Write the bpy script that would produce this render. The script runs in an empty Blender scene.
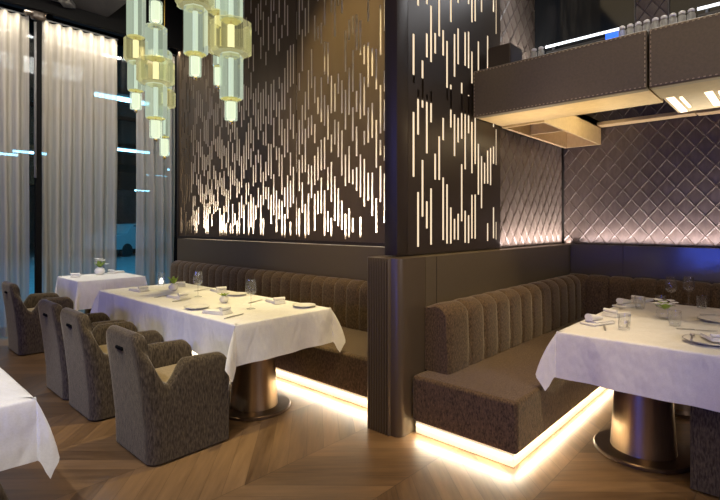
import bpy, bmesh, math, random
from mathutils import Vector, Matrix, noise
PI = math.pi
SC = bpy.context.scene
COL = SC.collection
rnd = random.Random(7)

# ------------------------------------------------------------------ materials
def nt(name):
    m = bpy.data.materials.new(name); m.use_nodes = True
    t = m.node_tree
    return m, t, t.nodes['Principled BSDF']

def noise_mix(t, c1, c2, scale=8.0, stretch=(1, 1, 1), detail=4.0, lo=.35, hi=.65, coord='Object', rough=.6):
    tc = t.nodes.new('ShaderNodeTexCoord'); mp = t.nodes.new('ShaderNodeMapping')
    mp.inputs['Scale'].default_value = stretch
    t.links.new(tc.outputs[coord], mp.inputs['Vector'])
    n = t.nodes.new('ShaderNodeTexNoise'); n.inputs['Scale'].default_value = scale
    n.inputs['Detail'].default_value = detail; n.inputs['Roughness'].default_value = rough
    t.links.new(mp.outputs[0], n.inputs['Vector'])
    r = t.nodes.new('ShaderNodeValToRGB')
    r.color_ramp.elements[0].position = lo; r.color_ramp.elements[1].position = hi
    r.color_ramp.elements[0].color = (*c1, 1); r.color_ramp.elements[1].color = (*c2, 1)
    t.links.new(n.outputs['Fac'], r.inputs['Fac'])
    return r.outputs['Color'], n.outputs['Fac']

def bump(t, b, fac, strength=.3, dist=.01):
    bp = t.nodes.new('ShaderNodeBump'); bp.inputs['Strength'].default_value = strength
    bp.inputs['Distance'].default_value = dist
    t.links.new(fac, bp.inputs['Height']); t.links.new(bp.outputs[0], b.inputs['Normal'])

def mat(name, c, rough=.5, metal=0.0, c2=None, scale=8, stretch=(1, 1, 1), bmp=0, sheen=0, spec=.5, lo=.35, hi=.65, detail=4, coat=0):
    m, t, b = nt(name)
    b.inputs['Base Color'].default_value = (*c, 1); b.inputs['Roughness'].default_value = rough
    b.inputs['Metallic'].default_value = metal; b.inputs['Specular IOR Level'].default_value = spec
    if coat: b.inputs['Coat Weight'].default_value = coat; b.inputs['Coat Roughness'].default_value = .10
    if sheen:
        b.inputs['Sheen Weight'].default_value = sheen; b.inputs['Sheen Roughness'].default_value = .4
        b.inputs['Sheen Tint'].default_value = (1, .9, .75, 1)
    if c2 or bmp:
        col, fac = noise_mix(t, c, c2 or c, scale, stretch, detail, lo, hi)
        if c2: t.links.new(col, b.inputs['Base Color'])
        if bmp: bump(t, b, fac, bmp, .004)
    return m

def emit(name, c, s):
    m, t, b = nt(name)
    b.inputs['Base Color'].default_value = (*c, 1)
    b.inputs['Emission Color'].default_value = (*c, 1); b.inputs['Emission Strength'].default_value = s
    return m

def thin_glass(name, tint, rough=.02, body=0.0, body_col=(1, 1, 1), ior=1.5, edge=None):
    """thin clear shell: see-through with fresnel reflections and a faint tinted body"""
    m = bpy.data.materials.new(name); m.use_nodes = True
    t = m.node_tree; t.nodes.clear()
    out = t.nodes.new('ShaderNodeOutputMaterial')
    tr = t.nodes.new('ShaderNodeBsdfTransparent'); tr.inputs[0].default_value = (*tint, 1)
    if edge:
        lw = t.nodes.new('ShaderNodeLayerWeight'); lw.inputs[0].default_value = .35
        mc = t.nodes.new('ShaderNodeMixRGB'); mc.inputs[1].default_value = (*tint, 1); mc.inputs[2].default_value = (*edge, 1)
        t.links.new(lw.outputs['Facing'], mc.inputs[0]); t.links.new(mc.outputs[0], tr.inputs[0])
    gl = t.nodes.new('ShaderNodeBsdfGlossy'); gl.inputs['Roughness'].default_value = rough
    fr = t.nodes.new('ShaderNodeFresnel'); fr.inputs[0].default_value = ior
    mx = t.nodes.new('ShaderNodeMixShader')
    src = tr.outputs[0]
    if body:
        tl = t.nodes.new('ShaderNodeBsdfTranslucent'); tl.inputs[0].default_value = (*body_col, 1)
        mb = t.nodes.new('ShaderNodeMixShader'); mb.inputs[0].default_value = body
        t.links.new(tr.outputs[0], mb.inputs[1]); t.links.new(tl.outputs[0], mb.inputs[2]); src = mb.outputs[0]
    lim = t.nodes.new('ShaderNodeMath'); lim.operation = 'MINIMUM'; lim.inputs[1].default_value = .22
    t.links.new(fr.outputs[0], lim.inputs[0])
    t.links.new(lim.outputs[0], mx.inputs[0]); t.links.new(src, mx.inputs[1]); t.links.new(gl.outputs[0], mx.inputs[2])
    t.links.new(mx.outputs[0], out.inputs[0])
    return m

def sheer(name):
    m = bpy.data.materials.new(name); m.use_nodes = True
    t = m.node_tree; t.nodes.clear()
    out = t.nodes.new('ShaderNodeOutputMaterial')
    col, fac = noise_mix(t, (.43, .39, .33), (.52, .475, .41), 60, (1, 1, .02))
    d = t.nodes.new('ShaderNodeBsdfDiffuse'); tl = t.nodes.new('ShaderNodeBsdfTranslucent'); tr = t.nodes.new('ShaderNodeBsdfTransparent')
    tr.inputs[0].default_value = (.85, .92, 1, 1)
    t.links.new(col, d.inputs[0]); t.links.new(col, tl.inputs[0])
    m1 = t.nodes.new('ShaderNodeMixShader'); m1.inputs[0].default_value = .35
    t.links.new(d.outputs[0], m1.inputs[1]); t.links.new(tl.outputs[0], m1.inputs[2])
    m2 = t.nodes.new('ShaderNodeMixShader'); m2.inputs[0].default_value = .27
    t.links.new(m1.outputs[0], m2.inputs[1]); t.links.new(tr.outputs[0], m2.inputs[2])
    t.links.new(m2.outputs[0], out.inputs[0])
    return m

def chevron(name):
    m, t, b = nt(name)
    N = t.nodes.new; L = t.links.new
    def M(op, a, bb=None, c=None):
        n = N('ShaderNodeMath'); n.operation = op
        for i, v in enumerate((a, bb, c)):
            if v is None: continue
            if isinstance(v, (int, float)): n.inputs[i].default_value = v
            else: L(v, n.inputs[i])
        return n.outputs[0]
    tc = N('ShaderNodeTexCoord'); sp = N('ShaderNodeSeparateXYZ'); L(tc.outputs['Object'], sp.inputs[0])
    x, y = sp.outputs[0], sp.outputs[1]
    W, P = .62, .15
    q = M('DIVIDE', M('ADD', y, .21), W); colid = M('FLOOR', q); fq = M('SUBTRACT', q, colid)
    par = M('MODULO', M('ADD', colid, 100), 2)                       # 0 / 1
    sgn = M('SUBTRACT', M('MULTIPLY', par, 2), 1)
    along = M('ADD', x, M('MULTIPLY', M('MULTIPLY', M('SUBTRACT', fq, .5), sgn), W * .9))
    tt = M('DIVIDE', along, P); pid = M('FLOOR', tt); ft = M('SUBTRACT', tt, pid)
    cv = N('ShaderNodeCombineXYZ'); L(pid, cv.inputs[0]); L(colid, cv.inputs[1])
    wn = N('ShaderNodeTexWhiteNoise'); wn.noise_dimensions = '2D'; L(cv.outputs[0], wn.inputs['Vector'])
    # grain runs along each plank
    uu = M('ADD', M('MULTIPLY', x, .707), M('MULTIPLY', M('MULTIPLY', y, sgn), .707))
    vv = M('SUBTRACT', M('MULTIPLY', M('MULTIPLY', y, sgn), .707), M('MULTIPLY', x, .707))
    gv = N('ShaderNodeCombineXYZ'); L(M('MULTIPLY', uu, 26), gv.inputs[0]); L(M('MULTIPLY', vv, 2.2), gv.inputs[1]); L(M('MULTIPLY', wn.outputs[0], 30), gv.inputs[2])
    gn = N('ShaderNodeTexNoise'); gn.inputs['Scale'].default_value = 1; gn.inputs['Detail'].default_value = 5; gn.inputs['Roughness'].default_value = .65
    L(gv.outputs[0], gn.inputs['Vector'])
    fac = M('ADD', M('ADD', M('MULTIPLY', wn.outputs[0], .30), .05), M('MULTIPLY', gn.outputs['Fac'], .75))
    r = N('ShaderNodeValToRGB'); e = r.color_ramp.elements
    e[0].position = .25; e[0].color = (.070, .038, .017, 1); e[1].position = .85; e[1].color = (.24, .143, .068, 1)
    L(fac, r.inputs[0])
    # thin dark joints
    j1 = M('LESS_THAN', M('ABSOLUTE', M('SUBTRACT', ft, .5)), .487)
    j2 = M('LESS_THAN', M('ABSOLUTE', M('SUBTRACT', fq, .5)), .496)
    jj = M('ADD', M('MULTIPLY', M('MULTIPLY', j1, j2), .45), .55)
    mu = N('ShaderNodeMixRGB'); mu.blend_type = 'MULTIPLY'; mu.inputs[0].default_value = 1
    L(r.outputs[0], mu.inputs[1]); L(jj, mu.inputs[2]); L(mu.outputs[0], b.inputs['Base Color'])
    rg = M('ADD', M('MULTIPLY', gn.outputs['Fac'], .2), .26); L(rg, b.inputs['Roughness'])
    bump(t, b, gn.outputs['Fac'], .12, .003)
    return m

M = {}
M['floor'] = chevron('parquet')
M['black'] = mat('matt_black', (.006, .006, .006), .9, spec=.05)
M['ceil'] = mat('ceiling_dark_grey', (.040, .038, .036), .8, spec=.2)
M['plaster'] = mat('dark_plaster', (.05, .045, .04), .8)
M['pale'] = mat('pale_backing', (.74, .68, .60), .8)
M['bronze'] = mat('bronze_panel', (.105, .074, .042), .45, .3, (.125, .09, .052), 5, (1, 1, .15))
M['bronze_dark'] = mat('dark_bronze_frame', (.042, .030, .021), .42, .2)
M['leather'] = mat('brown_leather_panel', (.118, .092, .054), .38, 0, (.130, .102, .061), 90, bmp=.06)
M['leather_nav'] = mat('polished_leather_panel', (.070, .056, .045), .30, 0, (.078, .063, .050), 90, coat=.9)
M['rib'] = mat('ribbed_bronze', (.135, .102, .064), .36, .4)
M['fabric'] = mat('chenille_chair', (.021, .015, .0095), .85, 0, (.108, .081, .052), 110, (1, 1, .25), .6, .35, .2, .34, .68, 6)
M['cushion'] = mat('chenille_cushion', (.22, .17, .105), .85, 0, (.30, .235, .15), 90, bmp=.3, sheen=.3, spec=.2)
M['bench'] = mat('chenille_bench', (.030, .019, .009), .8, 0, (.18, .115, .062), 100, (1, 1, .5), .55, .4, .25, .32, .72, 7)
M['quilt'] = mat('quilted_fabric', (.080, .060, .050), .42, 0, (.112, .085, .072), 24, (1, 1, .3), .25, .2, .5)
M['band'] = mat('taupe_leather', (.125, .098, .060), .5, .1, (.148, .116, .072), 60, bmp=.08)
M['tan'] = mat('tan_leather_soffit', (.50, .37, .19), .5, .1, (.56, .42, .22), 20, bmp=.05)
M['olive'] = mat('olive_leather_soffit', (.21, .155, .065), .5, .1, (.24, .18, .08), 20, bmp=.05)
M['stud'] = mat('brass_stud', (.45, .33, .17), .35, .9)
M['stitch'] = mat('pale_stitching', (.42, .33, .2), .6)
M['linen'] = mat('white_linen', (.74, .73, .72), .85, 0, (.80, .79, .78), 140, bmp=.06, sheen=.1, spec=.2)
t_ = M['linen'].node_tree; b_ = t_.nodes['Principled BSDF']
_, fold_ = noise_mix(t_, (1, 1, 1), (1, 1, 1), 5.5, (1, 1, .45), 3)
bump(t_, b_, fold_, .55, .05)
M['napkin'] = mat('napkin_linen', (.76, .75, .73), .9, 0, (.82, .81, .79), 160, bmp=.1, spec=.2)
M['china'] = mat('white_china', (.80, .79, .76), .28, spec=.5)
M['steel'] = mat('cutlery_steel', (.55, .53, .50), .32, .9)
M['brass'] = mat('bronze_pedestal', (.36, .245, .14), .3, .9, (.40, .28, .165), 3, (30, 30, .4))
M['brass_dark'] = mat('bronze_base_plate', (.15, .10, .065), .28, .85)
M['wood'] = mat('table_board', (.2, .13, .08), .6)
M['glass'] = thin_glass('clear_glass', (.985, .99, .99), .03, .055, (.95, .96, 1.0), ior=1.4)
M['window_glass'] = thin_glass('window_glass', (.86, .93, .96), .01)
M['tint_glass'] = thin_glass('pale_green_glass', (.86, .91, .84), .06, .16, (.86, .95, .84), edge=(.50, .58, .40))
M['amber_glass'] = thin_glass('amber_glass', (.93, .88, .60), .06, .20, (.95, .85, .5), edge=(.55, .45, .14))
M['smoke'] = mat('smoked_glass', (.012, .015, .018), .06, 0, spec=.4)
def lit_glass(name, tint, glow, g0, g1, mixf):  # shell's own glow, stronger at the edges, stands in for lamplight scattered inside
    m = bpy.data.materials.new(name); m.use_nodes = True
    t = m.node_tree; t.nodes.clear(); out = t.nodes.new('ShaderNodeOutputMaterial')
    tr = t.nodes.new('ShaderNodeBsdfTransparent'); tr.inputs[0].default_value = (*tint, 1)
    lw = t.nodes.new('ShaderNodeLayerWeight'); lw.inputs[0].default_value = .4
    mr = t.nodes.new('ShaderNodeMapRange'); mr.inputs[3].default_value = g0; mr.inputs[4].default_value = g1
    t.links.new(lw.outputs['Facing'], mr.inputs[0])
    em = t.nodes.new('ShaderNodeEmission'); em.inputs[0].default_value = (*glow, 1); t.links.new(mr.outputs[0], em.inputs[1])
    mx = t.nodes.new('ShaderNodeMixShader'); mx.inputs[0].default_value = mixf
    t.links.new(tr.outputs[0], mx.inputs[1]); t.links.new(em.outputs[0], mx.inputs[2])
    gl = t.nodes.new('ShaderNodeBsdfGlossy'); gl.inputs['Roughness'].default_value = .08
    fr = t.nodes.new('ShaderNodeFresnel'); fr.inputs[0].default_value = 1.3
    m2 = t.nodes.new('ShaderNodeMixShader'); t.links.new(fr.outputs[0], m2.inputs[0])
    t.links.new(mx.outputs[0], m2.inputs[1]); t.links.new(gl.outputs[0], m2.inputs[2]); t.links.new(m2.outputs[0], out.inputs[0])
    return m
M['tint_glass'] = lit_glass('lit_pale_green_glass', (.84, .92, .84), (.74, .86, .66), .42, 2.0, .40)
M['amber_glass'] = lit_glass('lit_amber_glass', (.90, .87, .62), (.90, .85, .42), .30, 1.5, .36)
M['amber_cap'] = lit_glass('lit_amber_cap', (.9, .85, .4), (.95, .85, .25), .5, 1.1, .6)
M['core'] = emit('chandelier_lamp', (.78, .86, .74), .8)
M['core_tip'] = emit('chandelier_tip_lamp', (.95, .95, .72), 1.1)
M['core_ring'] = emit('chandelier_ring_lamp', (1.0, .96, .70), 1.3)
M['gold'] = mat('polished_brass', (.72, .52, .18), .25, .95)
M['led'] = emit('warm_led', (1.0, .84, .54), .72)
M['led_soft'] = emit('soft_led', (1.0, .84, .62), 1.5)
M['lightbox'] = emit('screen_lightbox', (1.0, .80, .55), .95)
M['led_white'] = emit('cool_white_tube', (.9, .95, 1.0), 1.5)
M['glow_blue'] = emit('blue_reflection_glow', (.03, .16, .9), 1.0)
M['garage_tube'] = emit('garage_tube_light', (.35, .8, 1.0), 9.0)
M['concrete'] = mat('concrete', (.22, .23, .24), .7, 0, (.28, .29, .30), 3)
M['sheer'] = sheer('sheer_curtain')
M['leaf'] = mat('green_leaf', (.22, .34, .035), .5, 0, (.32, .44, .06), 30)
M['petal'] = mat('white_petal', (.82, .80, .76), .6)
M['water_glass'] = M['glass']
M['car'] = mat('pale_car_paint', (.55, .60, .62), .25, .1)
M['tyre'] = mat('tyre_rubber', (.02, .02, .02), .8)
M['bottle'] = thin_glass('display_jar_glass', (.80, .78, .74), .08, .55, (.9, .86, .78))
M['grey_metal'] = mat('grey_metal', (.09, .09, .092), .4, .5)
M['wax'] = emit('candle_glow', (1.0, .95, .86), 2.5)

# ------------------------------------------------------------------ helpers
def link(o, parent=None):
    COL.objects.link(o)
    if parent is not None:
        o.parent = parent
        o.matrix_parent_inverse = Matrix.Translation(-Vector(parent.location))
    return o

def tag(o, label=None, cat=None, group=None, kind=None):
    if label: o['label'] = label
    if cat: o['category'] = cat
    if group: o['group'] = group
    if kind: o['kind'] = kind
    return o

def thing(name, label, cat, loc=(0, 0, 0), group=None):
    o = bpy.data.objects.new(name, None); o.empty_display_size = .1
    o.location = loc; link(o)
    return tag(o, label, cat, group)

def from_bm(name, bm, m, parent=None, smooth=True, angle=35):
    me = bpy.data.meshes.new(name)
    bmesh.ops.recalc_face_normals(bm, faces=bm.faces)
    bm.to_mesh(me); bm.free()
    me.materials.append(m)
    if smooth:
        me.polygons.foreach_set('use_smooth', [True] * len(me.polygons))
        try: me.set_sharp_from_angle(angle=math.radians(angle))
        except Exception: pass
    return link(bpy.data.objects.new(name, me), parent)

def raw(name, vs, fs, m, parent=None, smooth=True, angle=35, recalc=True):
    bm = bmesh.new()
    bv = [bm.verts.new(v) for v in vs]
    for f in fs:
        try: bm.faces.new([bv[i] for i in f])
        except ValueError: pass
    if not recalc:
        pass
    return from_bm(name, bm, m, parent, smooth, angle)

def add_box(bm, x0, x1, y0, y1, z0, z1, bev=0, seg=2):
    b2 = bmesh.new()
    r = bmesh.ops.create_cube(b2, size=1)
    bmesh.ops.scale(b2, vec=(x1 - x0, y1 - y0, z1 - z0), verts=b2.verts)
    bmesh.ops.translate(b2, vec=((x0 + x1) / 2, (y0 + y1) / 2, (z0 + z1) / 2), verts=b2.verts)
    if bev:
        bmesh.ops.bevel(b2, geom=b2.edges[:], offset=bev, segments=seg, profile=.5, affect='EDGES')
    me = bpy.data.meshes.new('tmp'); b2.to_mesh(me); b2.free(); bm.from_mesh(me); bpy.data.meshes.remove(me)

def box(name, x0, x1, y0, y1, z0, z1, m, parent=None, bev=0, seg=2):
    bm = bmesh.new(); add_box(bm, x0, x1, y0, y1, z0, z1, bev, seg)
    o = from_bm(name, bm, m, parent)
    if bev:                                   # flat faces stay flat, only the rounded edges shade round
        w = o.modifiers.new('weighted_normal', 'WEIGHTED_NORMAL'); w.weight = 100; w.keep_sharp = True
    return o

def add_lathe(bm, prof, n=24, c=(0, 0, 0), flute=0, close=True):
    """prof: list of (r,z); r==0 closes onto the axis"""
    rings = []
    for r, z in prof:
        if r <= 1e-6: rings.append([bm.verts.new((c[0], c[1], c[2] + z))])
        else:
            rg = []
            for i in range(n):
                a = 2 * PI * i / n
                rr = r * (1 + flute * (1 if i % 2 else -1))
                rg.append(bm.verts.new((c[0] + rr * math.cos(a), c[1] + rr * math.sin(a), c[2] + z)))
            rings.append(rg)
    for a, b in zip(rings, rings[1:]):
        for i in range(n):
            j = (i + 1) % n
            if len(a) == 1 and len(b) == 1: continue
            if len(a) == 1: bm.faces.new((a[0], b[i], b[j]))
            elif len(b) == 1: bm.faces.new((a[i], a[j], b[0]))
            else: bm.faces.new((a[i], a[j], b[j], b[i]))

def lathe(name, prof, m, parent=None, n=24, c=(0, 0, 0), flute=0, angle=35):
    bm = bmesh.new(); add_lathe(bm, prof, n, c, flute)
    return from_bm(name, bm, m, parent, True, angle)

def add_tube(bm, p0, p1, r, n=8):
    p0, p1 = Vector(p0), Vector(p1); d = (p1 - p0).normalized()
    u = d.orthogonal().normalized(); v = d.cross(u)
    A, B = [], []
    for i in range(n):
        a = 2 * PI * i / n; o = u * math.cos(a) * r + v * math.sin(a) * r
        A.append(bm.verts.new(p0 + o)); B.append(bm.verts.new(p1 + o))
    for i in range(n):
        j = (i + 1) % n; bm.faces.new((A[i], A[j], B[j], B[i]))
    bm.faces.new(A[::-1]); bm.faces.new(B)

def tube(name, p0, p1, r, m, parent=None, n=10):
    bm = bmesh.new(); add_tube(bm, p0, p1, r, n); return from_bm(name, bm, m, parent)

def copy_tree(o, parent=None):
    c = o.copy(); COL.objects.link(c)
    if parent is not None:
        c.parent = parent; c.matrix_parent_inverse = o.matrix_parent_inverse.copy()
    for ch in [x for x in o.children]: copy_tree(ch, c)
    return c

def put(proto, used, loc, rz=0, label=None, group=None, scale=None):
    """first call places the prototype itself, later calls place copies of it and of its parts"""
    if proto.name in used: o = copy_tree(proto)
    else: o = proto; used.add(proto.name)
    o.location = loc; o.rotation_euler = (0, 0, rz)
    if scale: o.scale = (scale,) * 3
    return tag(o, label, None, group)
USED = set()

def struct(name, x0, x1, y0, y1, z0, z1, m, bev=0, parent=None):
    o = box(name, x0, x1, y0, y1, z0, z1, m, parent, bev)
    if parent is None: o['kind'] = 'structure'
    return o

def area(name, loc, rot, sx, sy, power, color, spread=180, parent=None):
    l = bpy.data.lights.new(name, 'AREA'); l.shape = 'RECTANGLE'; l.size = sx; l.size_y = sy
    l.energy = power; l.color = color; l.spread = math.radians(spread)
    o = bpy.data.objects.new(name, l); o.location = loc; o.rotation_euler = rot; COL.objects.link(o)
    return o

def spot(name, loc, target, power, color, angle=60, blend=.5, r=.04):
    l = bpy.data.lights.new(name, 'SPOT'); l.energy = power; l.color = color
    l.spot_size = math.radians(angle); l.spot_blend = blend; l.shadow_soft_size = r
    o = bpy.data.objects.new(name, l); o.location = loc
    o.rotation_euler = (Vector(target) - Vector(loc)).to_track_quat('-Z', 'Y').to_euler(); COL.objects.link(o)
    return o

# ------------------------------------------------------------------ camera
cam = bpy.data.cameras.new('camera'); cam.sensor_width = 36; cam.lens = 36 * 478 / 720
cam.shift_y = -26 / 720; cam.clip_start = .05
co = bpy.data.objects.new('camera', cam); co.location = (0, 0, 1.45)
co.rotation_euler = (PI / 2, 0, -math.atan2(.736, .677)); COL.objects.link(co); SC.camera = co

# ------------------------------------------------------------------ room shell
struct('floor', -4.6, 6.2, -4.2, 7.86, -.1, 0, M['floor'])
struct('ceiling', -4.6, 6.2, -4.2, 7.86, 5.4, 5.5, M['black'])
struct('wall_left', 3.92, 4.02, 2.45, 7.70, 0, 5.4, M['pale'])                 # lit cavity wall behind the long screen
struct('wall_right', -4.6, 6.2, -4.3, -4.2, 0, 5.4, M['plaster'])
struct('wall_front', -4.7, -4.6, -4.2, 7.86, 0, 5.4, M['plaster'])
struct('wall_back', 6.02, 6.12, -4.2, 2.40, 0, 5.4, M['plaster'])
struct('wall_side', 4.27, 6.0, 2.155, 2.40, 0, 5.4, M['plaster'])
struct('trim_1', 3.70, 3.90, 7.36, 7.70, 0, 5.38, M['black'])                      # dark jamb where the screen meets the glazing
# glazed wall behind the curtains
wf = thing('window_1', None, None, (1.5, 7.8, 0)); del_keys = [k for k in ('label', 'category') if k in wf]
wf['kind'] = 'structure'
for i, x in enumerate((-.9, .55, 2.00, 3.45)):
    box('window_frame', x - .03, x + .03, 7.74, 7.82, 0, 5.38, M['black'], wf)
for z in (.04, 3.1, 5.3):
    box('window_frame', -4.5, 3.9, 7.75, 7.81, z - .03, z + .03, M['black'], wf)
box('window_pane', -4.5, 3.9, 7.775, 7.785, .06, 5.28, M['window_glass'], wf)

# lowered ceiling with pelmet over the curtains
pel = struct('ceiling_pelmet', -4.5, 3.66, 7.18, 7.24, 4.20, 5.38, M['black'])
pel['kind'] = 'structure'
cp = struct('ceiling_panel', -4.5, 2.55, 3.9, 7.17, 4.36, 4.42, M['ceil'])
for k, (a, b) in enumerate((((.6, 4.8, 4.33), (2.05, 7.10, 4.33)),)):
    bm = bmesh.new()
    p0, p1 = Vector(a), Vector(b); d = (p1 - p0).normalized(); s = Vector((-d.y, d.x, 0)) * .07
    vs = [p0 - s, p0 + s, p1 + s, p1 - s]
    up = Vector((0, 0, .027))
    V = [bm.verts.new(v - up) for v in vs] + [bm.verts.new(v + up) for v in vs]
    for f in ((0, 1, 2, 3), (4, 7, 6, 5), (0, 4, 5, 1), (1, 5, 6, 2), (2, 6, 7, 3), (3, 7, 4, 0)): bm.faces.new([V[i] for i in f])
    o = from_bm('ceiling_beam', bm, M['grey_metal']); o['kind'] = 'structure'

# ------------------------------------------------------------------ curtains
def curtain(x0, x1, y, label, period=.145, amp=.045, seed=1):
    r = random.Random(seed); n = max(10, int((x1 - x0) / .009)); zs = [.02, .3, .8, 1.4, 2.0, 2.6, 3.2, 3.8, 4.05, 4.17]
    ph = [r.uniform(-.5, .5) for _ in range(80)]
    vs = []
    for j, z in enumerate(zs):
        k = z / 4.17
        for i in range(n + 1):
            x = x0 + (x1 - x0) * i / n; q = x / period
            a = math.sin(2 * PI * q + .6 * math.sin(x * 7.1 + seed) + .35 * math.sin(z * 1.1 + x * 3))
            a = math.copysign(abs(a) ** .75, a)
            yy = y + amp * (.75 + .35 * (1 - k)) * a + .018 * math.sin(x * 11 + z * .9 + seed) * (1 - k)
            vs.append((x + .008 * math.sin(z * 2 + x * 30) * (1 - k), yy, z))
    fs = []
    for j in range(len(zs) - 1):
        for i in range(n):
            a = j * (n + 1) + i; fs.append((a, a + 1, a + n + 2, a + n + 1))
    t = thing('curtain', label, 'curtain', ((x0 + x1) / 2, y, 0), 'sheer curtains along the glass wall')
    raw('sheer_cloth', vs, fs, M['sheer'], t, True, 180)
    bm = bmesh.new()                                             # heading tape and gathered hooks
    add_box(bm, x0, x1, y - .012, y + .012, 4.178, 4.195)
    from_bm('curtain_track', bm, M['led_soft'] if False else M['grey_metal'], t)
curtain(.25, 1.672, 7.45, 'grey sheer curtain left of the dark post', seed=2)
curtain(1.815, 2.79, 7.45, 'wide grey sheer curtain between the dark post and the uncovered strip of window', seed=3)
curtain(3.07, 3.68, 7.45, 'narrow sheer curtain beside the slatted screen, blue lights showing through', seed=5)
ct = thing('steel_post', 'slim dark post with grey bracket on top between two curtains', 'post', (1.745, 7.42, 0))
box('post_shaft', 1.715, 1.785, 7.29, 7.36, 0, 4.1, M['black'], ct, .008)
bm = bmesh.new(); add_tube(bm, (1.705, 7.27, 2.05), (1.705, 7.27, 4.06), .016, 10)
from_bm('curtain_wand', bm, M['grey_metal'], ct)
bm = bmesh.new(); add_box(bm, 1.66, 1.83, 7.25, 7.36, 4.10, 4.24, .04, 3); add_tube(bm, (1.60, 7.29, 4.15), (1.84, 7.29, 4.25), .035, 10)
from_bm('bracket', bm, M['bronze_dark'], ct)

# ------------------------------------------------------------------ car park beyond the glass
struct('ground_outside', -14, 24, 7.9, 44, -.14, -.04, M['concrete'])
struct('ceiling_outside', -14, 24, 8.4, 44, 4.45, 4.6, M['black'])
struct('wall_outside', -14, 24, 43.9, 44, -.04, 4.44, M['concrete'])
for i, y in enumerate((12.4, 18.5, 25.0)):
    struct('ceiling_beam_outside', -14, 24, y, y + .35, 4.05, 4.44, M['black'])
for (x, y) in ((9.2, 17.0), (4.2, 26.0), (15.0, 23.0)):
    struct('column_outside', x - .3, x + .3, y - .3, y + .3, -.04, 4.04, M['concrete'])
tp = thing('hanging_strip_light', 'blue-white strip light under the car park ceiling beyond the glass', 'strip light', (0, 0, 4.2), 'car park strip lights')
bm = bmesh.new(); add_tube(bm, (-.6, 0, 4.2), (.6, 0, 4.2), .045, 8); from_bm('light_tube', bm, M['garage_tube'], tp)
bm = bmesh.new(); add_box(bm, -.65, .65, -.07, .07, 4.25, 4.30); from_bm('light_housing', bm, M['grey_metal'], tp)
for (x, y) in ((4.25, 11.0), (4.2, 23.0), (5.0, 21.8), (7.5, 18.5), (12.0, 26.5), (9.2, 18.2), (11.8, 23.5), (16.9, 40.0), (11.0, 21.0)):
    put(tp, USED, (x, y, 4.2))
# a parked pale car
def car(cx, cy, rz):
    t = thing('car', 'pale parked car in the blue-lit car park seen through the window gap', 'car', (0, 0, 0))
    prof = [(-2.1, .35), (-2.15, .75), (-1.95, .98), (-1.35, 1.06), (-.75, 1.48), (.75, 1.52), (1.75, 1.08), (2.1, .98), (2.15, .5), (2.05, .3)]
    bm = bmesh.new(); rows = []
    for y, sx in ((-.86, .97), (-.78, 1), (.78, 1), (.86, .97)):
        rows.append([bm.verts.new((x * sx, y * (1 if z < 1.1 else .82), z)) for x, z in prof])
    n = len(prof)
    for a, b in zip(rows, rows[1:]):
        for i in range(n): bm.faces.new((a[i], a[(i + 1) % n], b[(i + 1) % n], b[i]))
    bm.faces.new(rows[0][::-1]); bm.faces.new(rows[-1])
    from_bm('car_body', bm, M['car'], t, True, 25)
    for s in (-1, 1):
        v = [(-1.15, s * .80, 1.10), (-.70, s * .735, 1.42), (.68, s * .735, 1.45), (1.45, s * .80, 1.12)]
        v2 = [(x, y - s * .05, z) for x, y, z in v]
        raw('car_window', v + v2, [(0, 1, 2, 3), (4, 7, 6, 5), (0, 4, 5, 1), (1, 5, 6, 2), (2, 6, 7, 3), (3, 7, 4, 0)], M['smoke'], t, False)
        for x in (-1.3, 1.3):
            bm = bmesh.new(); add_tube(bm, (x, s * .70, .28), (x, s * .90, .28), .32, 20); from_bm('wheel', bm, M['tyre'], t)
    t.location = (cx, cy, -.04); t.rotation_euler = (0, 0, rz)
car(9.6, 24.0, .5)

# ------------------------------------------------------------------ slatted screens
def slot_layout(ncol, z0, z1, seed, dense):
    r = random.Random(seed); cols = []
    for c in range(ncol):
        z = z0 + (r.uniform(0, .05) if r.random() < .45 else r.uniform(.05, .55)); s = []
        while z < z1 - .12:
            k = (z - z0) / (z1 - z0)
            L = r.uniform(.14, .52)
            if z + L > z1 - .03: break
            s.append((z, z + L))
            z += L + (r.uniform(.06, .40) if k < dense else r.uniform(.16, .80))
        cols.append(s)
    return cols

def screen_panel(name, a0, a1, z0, z1, th, slots_z, pitch, sw, seed, dense, mapf, m, parent):
    """perforated plate: long axis a, height z, thickness th; every slot is a real opening"""
    n = int((a1 - a0 - .06) / pitch); cols = slot_layout(n, slots_z[0], slots_z[1], seed, dense)
    bm = bmesh.new()
    def quadbox(u0, u1, v0, v1, sides):
        A = [bm.verts.new(mapf(u, 0, v)) for u, v in ((u0, v0), (u1, v0), (u1, v1), (u0, v1))]
        B = [bm.verts.new(mapf(u, th, v)) for u, v in ((u0, v0), (u1, v0), (u1, v1), (u0, v1))]
        bm.faces.new(A); bm.faces.new(B[::-1])
        for i in sides: bm.faces.new((A[i], B[i], B[(i + 1) % 4], A[(i + 1) % 4]))
    start = a0 + (a1 - a0 - n * pitch) / 2; prev = a0
    for c in range(n):
        u = start + (c + .5) * pitch; u0, u1 = u - sw / 2, u + sw / 2
        quadbox(prev, u0, z0, z1, (1, 3)); prev = u1
        z = z0
        for (s0, s1) in cols[c]:
            quadbox(u0, u1, z, s0, (2, 0)); z = s1
        quadbox(u0, u1, z, z1, (2, 0))
    quadbox(prev, a1, z0, z1, (1, 3))
    return from_bm(name, bm, m, parent, False)

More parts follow.
